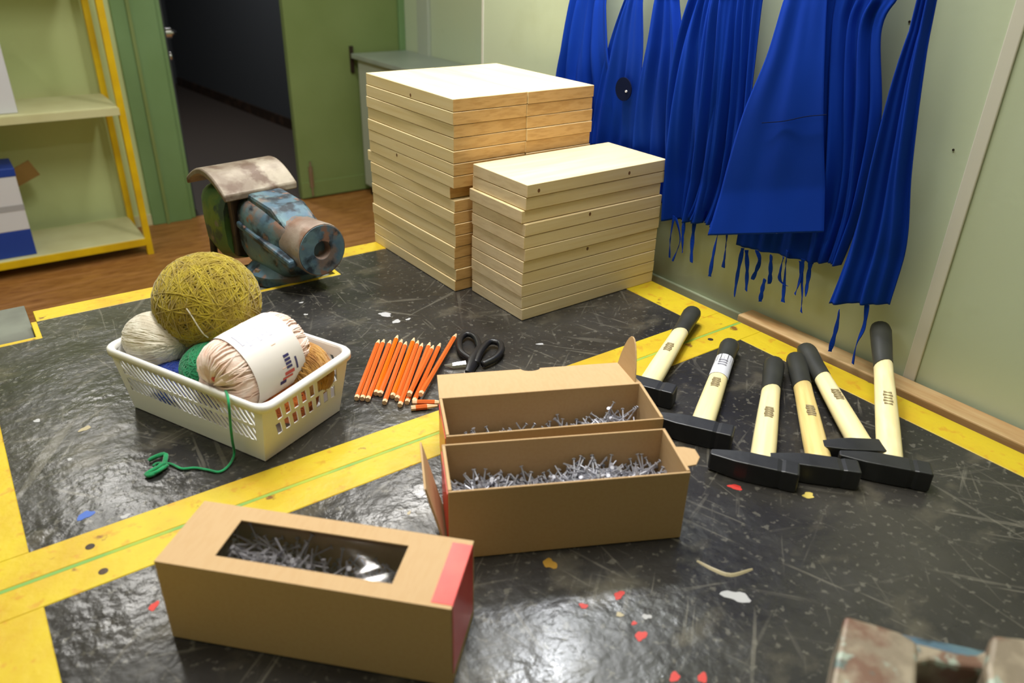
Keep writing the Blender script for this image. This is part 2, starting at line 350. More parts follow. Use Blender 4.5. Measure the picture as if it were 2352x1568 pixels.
# bolts through the frame
def spot(p, r, col, t, sx=1, rz=0, name='paint_spot', z=.8003, lump=.35, seed=1):
    rr = random.Random(seed); vs = []; n = 18
    ph = [rr.uniform(0, 6.3) for _ in range(4)]; r *= .8
    for k in range(n):
        a = 2*PI*k/n; q = r*(1+lump*.5*math.sin(2*a+ph[0])+lump*.4*math.sin(3*a+ph[1])+lump*.3*math.sin(5*a+ph[2]))
        x, y = q*sx*math.cos(a), q*math.sin(a)
        vs.append((p[0]+x*math.cos(rz)-y*math.sin(rz), p[1]+x*math.sin(rz)+y*math.cos(rz)))
    return MB().prism(vs, .7995, z).build(name, col, t)
PC = {k: simple('paint_'+k, c, .5) for k, c in dict(blue=(62, 96, 175), white=(168, 168, 170), red=(190, 44, 34), cream=(172, 160, 128), ochre=(160, 120, 30), sand=(200, 180, 90)).items()}
for i, (p, r, c, t, sx, rz) in enumerate((
    ((0.014, 0.771, 0), .0085, 'blue', far, 1.1, .2), ((0.048, 0.746, 0), .0045, 'white', far, 1.2, .2), ((0.507, 1.04, 0), .009, 'white', far, 1.6, -.8),
    ((0.51, 1.007, 0), .006, 'white', far, 1.8, .2), ((0.53, 1.004, 0), .004, 'white', far, 1.4, .4), ((0.41, 1.158, 0), .0035, 'white', far, 1.2, 0), ((0.398, 1.11, 0), .004, 'white', far, 1, 0),
    ((0.37, 0.376, 0), .0045, 'red', near, 1, 0), ((0.407, 0.367, 0), .005, 'red', near, 1.5, .5), ((0.39, 0.32, 0), .006, 'red', near, 1.2, .5), ((0.395, 0.334, 0), .003, 'red', near, 1, 0),
    ((0.383, 0.272, 0), .0055, 'red', near, 1.1, 0), ((0.402, 0.258, 0), .005, 'red', near, 1.3, 0), ((0.042, 0.6, 0), .005, 'red', near, 1.3, .9), ((0.631, 0.413, 0), .006, 'red', near, 1.6, -.7),
    ((0.499, 0.302, 0), .009, 'white', near, 1.7, -1.0), ((0.378, 0.437, 0), .0085, 'ochre', near, 1, 0), ((0.689, 0.356, 0), .0065, 'sand', near, 1.3, -.6), ((0.658, 0.817, 0), .004, 'white', far, 1.6, -.6),
    ((0.299, 0.583, 0), .002, 'cream', near, 2, .5), ((0.241, 0.393, 0), .0022, 'cream', near, 1, .5), ((-0.003, 0.999, 0), .0045, 'white', far, 1.2, 0), ((0.043, 0.947, 0), .006, 'cream', far, 1.4, .5), ((0.017, 0.888, 0), .0035, 'white', far, 1, 0),
    ((0.391, 0.349, 0), .0035, 'cream', near, 1.2, 0), ((0.41, 0.333, 0), .004, 'white', near, 1.3, -.8))):
    spot(p, r, PC[c], t, sx, rz, seed=i+3)
MB().tube(smoothed([(p[0], p[1], .7999) for p in ((0.503, 0.356, 0), (0.507, 0.337, 0), (0.516, 0.322, 0), (0.541, 0.316, 0))], 12), [.0008+.0026*abs(math.sin(PI*k/14))**.7 for k in range(1, 14)], 8, flat=.2).build('paint_stroke', PC['cream'], near)
for p, t in (((0.009, 0.716, 0), far), ((0.013, 0.672, 0), near), ((0.894, 0.681, 0), near)):
    MB().lathe([(.0045, .7995), (.0045, .80095), (.003, .8011), (.001, .8011)], 16, Matrix.Translation((p[0], p[1], 0))).build('bolt_hole', VDARK, t, smooth=True)
MB().box(.996, 1.034, -1.9, .712, -.03, .006).build('wall_batten', BATTEN, bevel=.002)
tag(bpy.data.objects['wall_batten'], 'bare wooden batten filling the gap between near bench and right wall', 'batten')

# ------------------------------------------------------------ pine boards
T = .0206; L = .302; Wd = .1465
ORD = ['topmost', 'second', 'third', 'fourth', 'fifth', 'sixth', 'seventh', 'eighth', 'ninth', 'tenth', 'eleventh', 'twelfth', 'thirteenth', 'fourteenth', 'fifteenth', 'lowest']
bm_ = MB().box(-L/2, L/2, -Wd/2, Wd/2, 0, T-.0010)
proto = bm_.build('pine_board', PINE, bevel=.0007, seg=1)
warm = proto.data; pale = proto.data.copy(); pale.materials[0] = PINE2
first = [True]
def board(x, y, z, rz, label, group):
    global proto
    if first[0]: o = proto; first[0] = False
    else: o = proto.copy(); COL.objects.link(o)
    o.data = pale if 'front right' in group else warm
    o.location = (x, y, z); o.rotation_euler = (0, 0, rz); tag(o, label, 'board', group); return o
def stack(cx, cy, n, rz, where, group, jit, special={}):
    for i in range(n):
        k = n-1-i; word = 'lowest' if k == n-1 else (ORD[k] if k == 0 else ORD[k]+' from the top')
        dx, dy = random.uniform(-jit, jit), random.uniform(-jit, jit)
        if k in special: dx, dy = special[k]
        r = rz+random.uniform(-.006, .006)+(PI if random.random() < .5 else 0)
        board(cx+dx, cy+dy, .0009+i*T, r, 'pale pine board, '+word+' '+where, group)
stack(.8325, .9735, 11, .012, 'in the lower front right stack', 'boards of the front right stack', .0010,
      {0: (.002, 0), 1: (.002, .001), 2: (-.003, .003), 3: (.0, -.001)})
stack(.7245, 1.208, 16, PI/2+.012, 'in the tall left stack', 'boards of the tall left stack', .0011, {7: (0, .012)})
stack(.8725, 1.2075, 16, PI/2+.004, 'in the tall rear stack', 'boards of the tall rear stack', .0012)

KNOT = simple('pine_knot', (128, 88, 48), .6, 0, 200, (96, 62, 32))
for p, grp, ax in (((0.707, 0.898, 0.215), 'boards of the front right stack', 'y'), ((0.899, 0.9, 0.215), 'boards of the front right stack', 'y'), ((0.816, 0.9, 0.159), 'boards of the front right stack', 'y'),
                   ((0.818, 0.9, 0.099), 'boards of the front right stack', 'y'), ((0.649, 1.192, 0.313), 'boards of the tall left stack', 'x'), ((0.649, 1.249, 0.204), 'boards of the tall left stack', 'x')):
    for o in [q for q in COL.objects if q.get('group') == grp]:
        if 0 <= p[2]-o.location.z < T:
            rz = o.rotation_euler.z; zc = min(max(p[2]-o.location.z, .005), T-.006)
            d = Vector((p[0]-o.location.x, p[1]-o.location.y, 0)); q = Matrix.Rotation(-rz, 3, 'Z') @ d
            sy = 1 if q.y > 0 else -1
            MB().lathe([(.0026, 0), (.0024, .0003), (.0008, .0003)], 12, Matrix.Translation((q.x, sy*(Wd/2-.0001), zc)) @ Matrix.Rotation(-sy*PI/2, 4, 'X') @ Matrix.Diagonal(Vector((1, 1.25, 1))).to_4x4()).build('knot', KNOT, o)
            break

# ------------------------------------------------------------ hammers
def hammer(a, b, label, wood=0, sticker=False, pein=.060, face=.041):
    a = Vector(a); b = Vector(b); d = (b-a); d2 = Vector((d.x, d.y, 0)); Lh = d.length; ang = math.atan2(d.y, d.x)
    t = thing('hammer', label, 'hammer', (a.x, a.y, 0), ang, 'claw-less hammers laid out on the near bench')
    hz = .0135; pitch = math.atan2((b.z-a.z), d2.length)
    # handle along +x: oval, waisted, flared; black dipped end
    prof = [(-.006, .0138), (-.001, .0150), (.003, .0155), (.006, .0148), (.05, .0145), (.11, .0135), (.15, .0125), (.19, .0125), (.215, .0135), (Lh-.012, .0142), (Lh-.003, .0125), (Lh, .009)]
    cut = Lh-.082
    def ring(x, r):
        z = hz+math.tan(pitch)*x
        return [Vector((x, r*math.cos(2*PI*k/16), z+r*.80*math.sin(2*PI*k/16))) for k in range(16)]
    def rad(x):
        for (x0, r0), (x1, r1) in zip(prof, prof[1:]):
            if x0 <= x <= x1: return r0+(r1-r0)*(x-x0)/max(x1-x0, 1e-6)
        return prof[-1][1]
    xs = [p[0] for p in prof if p[0] < cut-.002]+[cut]
    MB().rings([ring(x, rad(x)) for x in xs]).build('handle', HWOOD2 if wood else HWOOD, t, smooth='all')
    xs = [cut-.001]+[p[0] for p in prof if p[0] > cut+.001]
    grip = [ring(xs[0], rad(xs[0])+.0006)]+[ring(x, rad(x)+.0006) for x in xs[1:]]
    # slanted dip line
    for k in range(16): grip[0][k].x += -.006*math.cos(2*PI*k/16)-.002
    MB().rings(grip).build('grip', HBLACK, t, smooth=True)
    # head across (y axis): face on -y, wedge pein on +y
    hh = .0128
    def sec(y, wx, wz, zc=0): return [Vector((-.016+sx*wx, y, .0135+zc+sz*wz)) for sx, sz in ((-1, -1), (1, -1), (1, 1), (-1, 1))]
    rg = [sec(-face, hh*.85, hh*.85), sec(-face+.002, hh, hh)]+([sec(-face+.016, hh, hh), sec(-face+.020, hh*.93, hh*.93)] if face > .037 else [])+[sec(-.016, hh, hh), sec(.016, hh, hh), sec(.03, hh*.92, hh*.95), sec(pein-.002, hh*.45, hh*.85), sec(pein, hh*.3, hh*.8)]
    MB().rings(rg).build('head', STEEL, t, bevel=.0012)
    # printed stamp
    st = MB()
    sx0 = .085
    for q in range(5):
        x = sx0+q*.0052
        ww = .0058 if q % 2 else .0050
        zt = hz+math.tan(pitch)*x+rad(x)*.80+.0004
        st.box(x, x+.0038, -ww, ww, zt-.0016, zt-.0001)
    st.build('stamp', STAMP, t)
    if sticker:
        rg = []
        for x in (.125, .165, .185):
            r = rad(x)+.0006; z = hz+math.tan(pitch)*x
            rg.append([Vector((x, r*math.cos(a_), z+r*.8*math.sin(a_))) for a_ in [PI*.02+PI*.96*k/12 for k in range(13)]])
        MB().rings(rg, close=False, cap=False).build('sticker', WHITE, t, smooth='all')
        for x in (.150, .157, .164):
            zt = hz+math.tan(pitch)*x+rad(x)*.8+.0012
            MB().box(x, x+.0025, -.006, .006, zt-.002, zt).build('sticker_print', simple('sticker_grey', (150, 150, 160), .5), t)
    return t
STAMP = simple('burnt_stamp', (140, 126, 92), .6)
hammer((0.695, 0.62, 0.012), (0.915, 0.74, 0.02), 'hammer lying across the yellow strip behind the open cartons', 0)
hammer((0.68, 0.51, 0.012), (0.886, 0.637, 0.014), 'hammer with a white sticker round its pale handle', 0, sticker=True)
hammer((0.68, 0.416, 0.012), (0.892, 0.561, 0.016), 'middle hammer with upright pale handle, left of the yellowish-handled one', 0)
hammer((0.737, 0.378, 0.012), (0.93, 0.552, 0.016), 'hammer with the yellower wooden handle, its grip touching a neighbour', 1)
hammer((0.811, 0.37, 0.016), (0.96, 0.558, 0.024), 'slanting hammer whose grip rests against the wall batten, head half hidden', 0, face=.019)
hammer((0.808, 0.33, 0.013), (1.009, 0.479, 0.072), 'rightmost hammer, its black grip propped up on the wall batten', 0)

# ------------------------------------------------------------ cartons and nails
def nails(parent_loc, rz, x0, x1, y0, y1, zf, n, seed, label, lean=0):
    rr = random.Random(seed); mb = MB()
    for i in range(n):
        x = rr.uniform(x0+.008, x1-.008); y = rr.uniform(y0+.008, y1-.008); z = zf(x, y)+rr.uniform(-.008, .004)
        a = rr.uniform(0, 2*PI); e = rr.gauss(0, .35)
        if rr.random() < .07: e = rr.uniform(.6, 1.2)
        d = Vector((math.cos(a)*math.cos(e), math.sin(a)*math.cos(e), math.sin(e))); l = rr.uniform(.020, .027)
        p = Vector((x, y, z)); q0 = p-d*l; q1 = p+d*l
        def cl(q): return Vector((min(max(q.x, x0+.002), x1-.002), min(max(q.y, y0+.002), y1-.002), max(q.z, .006)))
        q0, q1 = cl(q0), cl(q1); dd = (q1-q0)
        if dd.length < .012: continue
        dd.normalize()
        mb.tube([q0, q1], .0009, 5, cap=False); mb.tube([q1-dd*.0002, q1+dd*.0007], .0022, 7)
    # heap body under the loose ones
    N = 14; Mx = 6; vs = []; fs = []
    for i in range(N+1):
        for j in range(Mx+1):
            x = x0+.0015+(x1-x0-.003)*i/N; y = y0+.0015+(y1-y0-.003)*j/Mx; vs.append((x, y, zf(x, y)-.012))
    for i in range(N):
        for j in range(Mx): a = i*(Mx+1)+j; fs.append((a, a+1, a+Mx+2, a+Mx+1))
    mb.add(vs, fs)
    o = mb.build('nail_heap', NAIL, None, smooth=True, loc=parent_loc, rz=rz)
    tag(o, label, 'nails', None, 'stuff'); return o
CL, CW, CH, TH = .2535, .079, .0865, .0022
# closed carton: local x along length, y away from viewer
pC = (.0470, .5535); angC = math.atan2(.3735-.5535, .2195-.0470)
tC = thing('carton', 'closed brown carton with clear window and red label, nearest the viewer', 'box', (pC[0], pC[1], .001), angC, 'kraft nail cartons')
b = MB().box(0, CL, 0, TH, 0, CH).box(0, CL, CW-TH, CW, 0, CH).box(0, TH, TH, CW-TH, 0, CH).box(CL-TH, CL, TH, CW-TH, 0, CH).box(TH, CL-TH, TH, CW-TH, 0, TH)
b.build('body', KRAFT, tC, bevel=.0006)
wx0, wx1, wy0, wy1 = .0455, .200, .0165, .0615
def frame_ring(x0, x1, y0, y1, a0, a1, b0, b1, z0, z1):
    o_ = [(x0, y0), (x1, y0), (x1, y1), (x0, y1)]; i_ = [(a0, b0), (a1, b0), (a1, b1), (a0, b1)]
    rg = [[Vector((x, y, z)) for x, y in q] for q, z in ((o_, z0), (o_, z1), (i_, z1), (i_, z0), (o_, z0))]
    return MB().rings(rg, cap=False)
frame_ring(0, CL, 0, CW, wx0, wx1, wy0, wy1, CH, CH+.0016).build('lid', KRAFT, tC, bevel=.0004)
fm = bpy.data.materials.new('clear_film'); fm.use_nodes = True; ft = fm.node_tree; ft.nodes.clear()
fo = ft.nodes.new('ShaderNodeOutputMaterial'); fx = ft.nodes.new('ShaderNodeMixShader'); tr = ft.nodes.new('ShaderNodeBsdfTransparent'); gl = ft.nodes.new('ShaderNodeBsdfGlossy'); fz = ft.nodes.new('ShaderNodeFresnel')
tr.inputs[0].default_value = (.92, .90, .88, 1); gl.inputs[0].default_value = (1, 1, 1, 1); gl.inputs['Roughness'].default_value = .07; fz.inputs[0].default_value = 1.6
ft.links.new(fz.outputs[0], fx.inputs[0]); ft.links.new(tr.outputs[0], fx.inputs[1]); ft.links.new(gl.outputs[0], fx.inputs[2]); ft.links.new(fx.outputs[0], fo.inputs[0])
vs = []; fs = []; N1, N2 = 30, 10
for i in range(N1+1):
    for j in range(N2+1):
        x = wx0-.004+(wx1-wx0+.008)*i/N1; y = wy0-.004+(wy1-wy0+.008)*j/N2
        ed = min(i, N1-i)/N1*min(j, N2-j)/N2*16
        vs.append((x, y, CH-.0004-.0016*min(1, ed)*(1+.22*math.sin(i*.42+j*.5))))
for i in range(N1):
    for j in range(N2): a = i*(N2+1)+j; fs.append((a, a+1, a+N2+2, a+N2+1))
w_ = MB().add(vs, fs).build('window_film', fm, tC, smooth='all'); w_['label'] = 'clear plastic film window'
b = MB().box(CL-.0175, CL+.0004, .004, CW-.006, CH+.0016, CH+.0020).box(CL, CL+.0005, .003, CW-.006, .012, CH+.0020)
r_ = b.build('red_label', RED, tC); r_['label'] = 'glossy red paper label folded over the end'
def tf(o, p): return p
nails((pC[0], pC[1], .001), angC, TH, CL-TH, TH, CW-TH, lambda x, y: .050+.008*math.sin(x*30+.5)-.10*max(0, y-.02)+.012*math.exp(-((x-.09)/.04)**2), 430, 11, 'grey steel nails seen through the window of the closed carton')
# open cartons
def open_box(p, ang, label, lid=False, left_flap=False, right_tab=None):
    t = thing('carton', label, 'box', (p[0], p[1], .001), ang, 'kraft nail cartons')
    l, w, h = .2425, .0775, .0855
    b = MB().box(0, l, 0, TH, 0, h-.001).box(0, l, w-TH, w, 0, h).box(0, TH*1.6, TH, w-TH, 0, h).box(l-TH*1.6, l, TH, w-TH, 0, h).box(TH, l-TH, TH, w-TH, 0, TH)
    b.build('body', KRAFT, t, bevel=.0007)
    return t, l, w, h
pA = (.2975, .4975); angA = math.atan2(.3905-.4975, .5125-.2975)
pB = (.3440, .5775); angB = math.atan2(.4725-.5775, .5660-.3440)
tA, l, w, h = open_box(pA, angA, 'open brown carton heaped with nails, in front of the other open one')
tB, l, w, h = open_box(pB, angB, 'open brown carton with its lid folded back, behind the other open one')
def flap(t, name, pts, th, mat=KRAFT, hinge=None, rot=None):
    mt = Matrix.Translation(hinge) @ rot
    return MB().prism(pts, 0, th, 'z', mt).build(name, mat, t, bevel=.0005)
# B lid: hinged on the back rim, tilted 25 degrees below level
notch = [(l/2+.012*math.cos(a), .070-.008*math.sin(a)) for a in [PI*k/8 for k in range(9)]]
flap(tB, 'lid', [(0, 0), (l, 0), (l-.004, .070)]+notch+[(.004, .070)], .002, hinge=(0, w-.001, h-.002), rot=Matrix.Rotation(math.radians(-8), 4, 'X'))
leaf = [(0, 0)]+[(.047*math.sin(PI*k/12)**.8*(1 if k < 12 else 1), .066*k/12) for k in range(1, 12)]+[(0, .066)]
flap(tB, 'side_tab', leaf, .0018, hinge=(l-.006, w+.002, h-.001), rot=Matrix.Rotation(math.radians(-8), 4, 'X') @ Matrix.Rotation(math.radians(-82), 4, 'Y'))
# A: right tab and left end flap with red label
flap(tA, 'side_tab', [(0, 0), (.012, .003), (.021, .016), (.021, .03), (.010, .034), (0, .034)], .0018, hinge=(l, .012, h-.004), rot=Matrix.Rotation(math.radians(6), 4, 'Y'))
lf = flap(tA, 'end_flap', [(0, 0), (0, w), (-.090, w), (-.090, .0)], .002, hinge=(-.001, .0, .003), rot=Matrix.Rotation(math.radians(76), 4, 'Y'))
MB().box(-.0008, 0, .004, w-.004, .02, h-.006).build('red_label', RED, tA)['label'] = 'red paper label on the end wall'
MB().box(-.0008, 0, .004, w-.004, .02, h-.006).build('red_label', RED, tB)['label'] = 'red paper label on the end wall'
nails((pA[0], pA[1], .001), angA, .004, l-.004, TH, w-TH, lambda x, y: .034+.062*x+.007*math.sin(x*50)-.06*y, 950, 3, 'grey steel nails heaped in the front open carton')
nails((pB[0], pB[1], .001), angB, .004, l-.004, TH, w-TH, lambda x, y: .022+.085*x+.006*math.sin(x*40), 560, 5, 'grey steel nails in the rear open carton with the lid')

# ------------------------------------------------------------ basket with yarn
bN = Vector((.203, .757, 0)); angK = math.atan2(.975-.757, .098-.203)
KL, KW, KH = .262, .150, .083       # rim size; local x along the long side (away), y to the left... 
BLn, BWn = .222, .124               # bottom size
tK = thing('plastic_basket', 'white slotted plastic basket full of yarn balls', 'basket', (0, 0, .001), 0)
# corners in world: near N, left Lf, right Rt, far F
def corner(z):
    k = z/KH
    n = Vector((.2035, .757)).lerp(Vector((.2035, .740)), k); lf = Vector((.105, .965)).lerp(Vector((.0925, .982)), k)
    rt = Vector((.322, .811)).lerp(Vector((.3420, .812)), k); fr_ = lf+rt-n
    return [Vector((q.x, q.y, z)) for q in (n, rt, fr_, lf)]
def wallpt(side, u, z):
    c = corner(z); a, b = c[side], c[(side+1) % 4]; return a.lerp(b, u)
kb = MB()
def quadslab(mb, side, u0, u1, z0, z1, s0=0, s1=0, th=.0016):
    c = corner(0); a, b = c[side], c[(side+1) % 4]; e = (b-a).normalized(); inn = Vector((-e.y, e.x, 0))
    P = [wallpt(side, u0+s0, z0), wallpt(side, u1+s0, z0), wallpt(side, u1+s1, z1), wallpt(side, u0+s1, z1)]
    Q = [p+inn*th for p in P]
    mb.add(P+Q, [(0, 1, 2, 3), (7, 6, 5, 4), (0, 4, 5, 1), (1, 5, 6, 2), (2, 6, 7, 3), (3, 7, 4, 0)])
for side in range(4):
    long = side in (1, 3)
    m0, m1 = (.05, .95) if long else (.13, .90)
    za, zb, zc, zd = (.028, .047, .051, .071) if long else (.028, .045, .050, .068)
    quadslab(kb, side, 0, 1, 0, za); quadslab(kb, side, 0, 1, zb, zc); quadslab(kb, side, 0, 1, zd, KH)
    for z0, z1 in ((za, zb), (zc, zd)):
        quadslab(kb, side, 0, m0, z0, z1); quadslab(kb, side, m1, 1, z0, z1)
        n = 25 if long else 8; du = (m1-m0)/n; bar = .33 if long else .42
        sl = (-.062 if side == 3 else .062) if long else -.03
        for i in range(n+1):
            u = m0+du*i
            quadslab(kb, side, u-du*bar/2, u+du*bar/2, z0, z1, -sl/2, sl/2)
c0 = corner(0); kb.add(c0+[p+Vector((0, 0, .002)) for p in c0], [(0, 1, 2, 3), (7, 6, 5, 4), (0, 4, 5, 1), (1, 5, 6, 2), (2, 6, 7, 3), (3, 7, 4, 0)])
kb.build('body', BASKET, tK)
rc = corner(KH); rim = []
for i in range(4):
    p, a, b = rc[i], rc[i-1], rc[(i+1) % 4]; da = (a-p).normalized(); db = (b-p).normalized(); r = .018
    for k in range(7):
        t = k/6; q = (p+da*r).lerp(p, t).lerp(p.lerp(p+db*r, t), t); rim.append(q)
cen = sum(rc, Vector())/4
def rimring(off, z): return [q+(q-cen).normalized()*off+Vector((0, 0, z)) for q in rim]
rg = [rimring(*q) for q in ((-.0025, -.004), (-.002, .001), (.001, .003), (.006, .0025), (.0085, .000), (.0085, -.007), (.0065, -.007), (.006, -.001), (.0, -.002), (-.0025, -.004))]
vs = [p for r in rg for p in r]; n = len(rim); fs = []
for i in range(len(rg)-1):
    for j in range(n): fs.append((i*n+j, i*n+(j+1) % n, (i+1)*n+(j+1) % n, (i+1)*n+j))
MB().add(vs, fs).build('rim', BASKET, tK, smooth='all')

def yarnmat(name, c1, c2, sc=60, rough=.9):
    m = M(name, c1, rough); m.over(m.ramp(m.tex('Noise', sc, detail=4), .42, .6), c2); m.bump(m.tex('Noise', 500), .0008, .6)
    m.b.inputs['Sheen Weight'].default_value = .3; return m.m
OLIVE = yarnmat('olive_yarn', (160, 140, 12), (136, 114, 6))
CREAM = yarnmat('cream_yarn', (226, 220, 204), (208, 198, 178))
GREENY = yarnmat('emerald_yarn', (10, 134, 84), (8, 118, 72))
BLUEY = yarnmat('blue_yarn', (30, 72, 180), (24, 56, 150))
TAN = yarnmat('tan_yarn', (186, 138, 66), (150, 100, 40))
PINK = yarnmat('pale_pink_yarn', (244, 222, 210), (236, 202, 184))
GREENS = yarnmat('green_strand_yarn', (20, 150, 92), (12, 126, 76))
def yarn(name, c, rad3, rotm, mat, label, n, sr, mode='ball', seed=0, extra=0):
    rr = random.Random(seed); mb = MB(); R3 = Matrix.Diagonal(Vector(rad3)).to_4x4()
    seg = 24
    # core
    for_r = [(math.sin(PI*k/14), -math.cos(PI*k/14)) for k in range(1, 14)]
    mb.lathe([(a*.975, b*.975) for a, b in for_r], 28, rotm @ R3)
    for i in range(n):
        if mode == 'ball':
            ax = Vector((rr.gauss(0, 1), rr.gauss(0, 1), rr.gauss(0, 1))).normalized(); off = rr.uniform(-.45, .45)
        elif mode == 'side':      # strands run around the x axis in crossing bundles
            ax = Vector((1, rr.choice((-1, 1))*rr.uniform(.25, .5), rr.uniform(-.4, .4))).normalized(); off = rr.uniform(-.85, .85)
        else:                      # strands run lengthwise over the ends
            a = rr.uniform(0, PI); ax = Vector((rr.uniform(-.12, .12), math.cos(a), math.sin(a))).normalized(); off = rr.uniform(-.15, .15)
        u = ax.orthogonal().normalized(); v = ax.cross(u); r = math.sqrt(1-off*off); wob = rr.uniform(0, 6.28); q = 1+rr.uniform(-.012, .016)
        k0 = rr.uniform(0, 6.28); span = 2*PI
        ring = []
        for k in range(seg):
            a = k0+span*k/seg
            ring.append(R3 @ ((ax*(off+.03*math.sin(3*a+wob))+u*r*math.cos(a)+v*r*math.sin(a))*q))
        ring.append(ring[0]); mb.tube([rotm @ p for p in ring], sr, 4, cap=False)
    o = mb.build(name, mat, None, smooth='all', loc=tuple(c)); tag(o, label, 'yarn', 'yarn in the white basket'); return o
I4 = Matrix.Identity(4)
oC = Vector((.2150, .955, .128))
yarn('yarn_ball', oC, (.065, .065, .062), I4, OLIVE, 'big olive green ball of yarn heaped on top', 330, .0011, 'ball', 1)
o = MB().tube(smoothed([(.1778, .9041, .1481), (.1811, .8991, .1394), (.1845, .8959, .128), (.1895, .8951, .1151), (.1947, .8954, .1075)], 14), .0009, 6).build('loose_strand', CREAM, None, smooth='all')
ob = [x for x in bpy.data.objects if x.name.startswith('yarn_ball')][0]
o.parent = ob; o.matrix_parent_inverse = Matrix.Translation(ob.location).inverted(); o['label'] = 'pale loose yarn end'
# white skein
rw = Matrix.Rotation(math.radians(118), 4, 'Z') @ Matrix.Rotation(math.radians(8), 4, 'Y')
yarn('yarn_ball', (.148, .966, .088), (.046, .035, .034), rw, CREAM, 'creamy white skein of yarn in the far left corner of the basket', 170, .0016, 'ends', 2)
yarn('yarn_ball', (.192, .890, .068), (.038, .034, .033), I4, GREENY, 'emerald green ball of yarn, half under the olive ball', 170, .001, 'ball', 3)
yarn('yarn_ball', (.159, .916, .038), (.062, .029, .034), Matrix.Rotation(math.radians(115), 4, 'Z'), BLUEY, 'blue ball of yarn deep in the basket, beside the green one', 120, .0011, 'ball', 4)
yarn('yarn_ball', (.262, .823, .033), (.036, .030, .029), I4, yarnmat('rust_yarn', (206, 112, 40), (176, 84, 26)), 'rust orange ball of yarn glimpsed through the slots of the basket front', 110, .0011, 'ball', 14)
rt_ = Matrix.Rotation(math.radians(30), 4, 'Z')
yarn('yarn_ball', (.286, .828, .066), (.028, .040, .036), rt_, TAN, 'tan brown skein of yarn at the right corner of the basket', 130, .0015, 'side', 5)
# pink skein with paper band
pk = Vector((.2325, .836, .092)); rp = Matrix.Rotation(math.radians(18), 4, 'Z') @ Matrix.Rotation(math.radians(-6), 4, 'Y')
sk = thing('yarn_skein', 'pale pink skein of yarn in a white paper band, front of the basket', 'yarn', tuple(pk), 0, 'yarn in the white basket')
rr = random.Random(6)
prof = [(-.067, .006), (-.0675, .016), (-.066, .028), (-.060, .039), (-.048, .0455), (-.03, .048), (.0, .049), (.03, .048), (.048, .0455), (.058, .038), (.063, .026), (.064, .012)]
mb = MB(); seg = 40; rg = []
prof = [(x*.92, r*.93) for x, r in prof]
for x, r in prof: rg.append([rp @ Vector((x+(.004*math.sin(9*a_) if r < .03 else 0), (r*(1+.03*math.sin(7*a_+x*40)))*math.cos(a_), (r*(1+.03*math.sin(7*a_+x*40)))*math.sin(a_))) for a_ in [2*PI*k/seg for k in range(seg)]])
mb.rings(rg)
for i in range(120):
    a0 = rr.uniform(0, 2*PI); tw = rr.uniform(-.5, .5); path = []
    for x, r in prof: a_ = a0+tw*(x/.06); path.append(rp @ Vector((x*1.01, (r+.0006)*math.cos(a_), (r+.0006)*math.sin(a_))))
    mb.tube(path, .0012, 4, cap=False)
mb.build('skein_wool', PINK, sk, smooth='all')
BAND = simple('paper_band', (240, 234, 230), .45)
rg = []
for x in (-.034, -.02, 0, .02, .036):
    r = .0474 if abs(x) < .03 else .0467
    rg.append([rp @ Vector((x, r*math.cos(a_), r*math.sin(a_))) for a_ in [2*PI*k/48 for k in range(48)]])
MB().rings(rg, cap=False).build('paper_band', BAND, sk, smooth='all')
def bandmark(x0, x1, a0, a1, mat, r=.0477):
    vs = []; fs = []
    for i in range(5):
        a_ = a0+(a1-a0)*i/4
        for x in (x0, x1): vs.append(rp @ Vector((x, r*math.cos(a_), r*math.sin(a_))))
    for i in range(4): fs.append((2*i, 2*i+1, 2*i+3, 2*i+2))
    return vs, fs
NAVY = simple('navy_print', (60, 56, 110), .5); PALEB = simple('pale_blue_print', (186, 188, 222), .5); REDP = simple('red_print', (205, 90, 80), .5); PEACH = simple('peach_print', (238, 206, 186), .5)
D = math.radians
def marks(name, lst, mat):
    mb = MB()
    for q in lst: mb.add(*bandmark(*q, mat))
    mb.build(name, mat, sk)
marks('blue_print', [(-.026+i*.007, -.022+i*.007, D(92), D(118+6*(i % 2))) for i in range(6)], PALEB)
marks('peach_print', [(.002, .008, D(60), D(215))], PEACH)
marks('navy_print', [(.008, .016, D(158+i*6), D(162+i*6)) for i in range(4)]+[(.0215, .024, D(168), D(188)), (-.004, .005, D(196), D(203))], NAVY)
marks('red_print', [(.004, .018, D(184), D(190)), (.000, .015, D(192), D(196))], REDP)
MB().lathe([(.001, -.001), (.004, 0), (.004, .002), (.001, .003)], 14, rp @ Matrix.Translation((-.0618, -.006, .012)) @ Matrix.Rotation(-PI/2, 4, 'Y')).build('red_tag', REDP, sk)
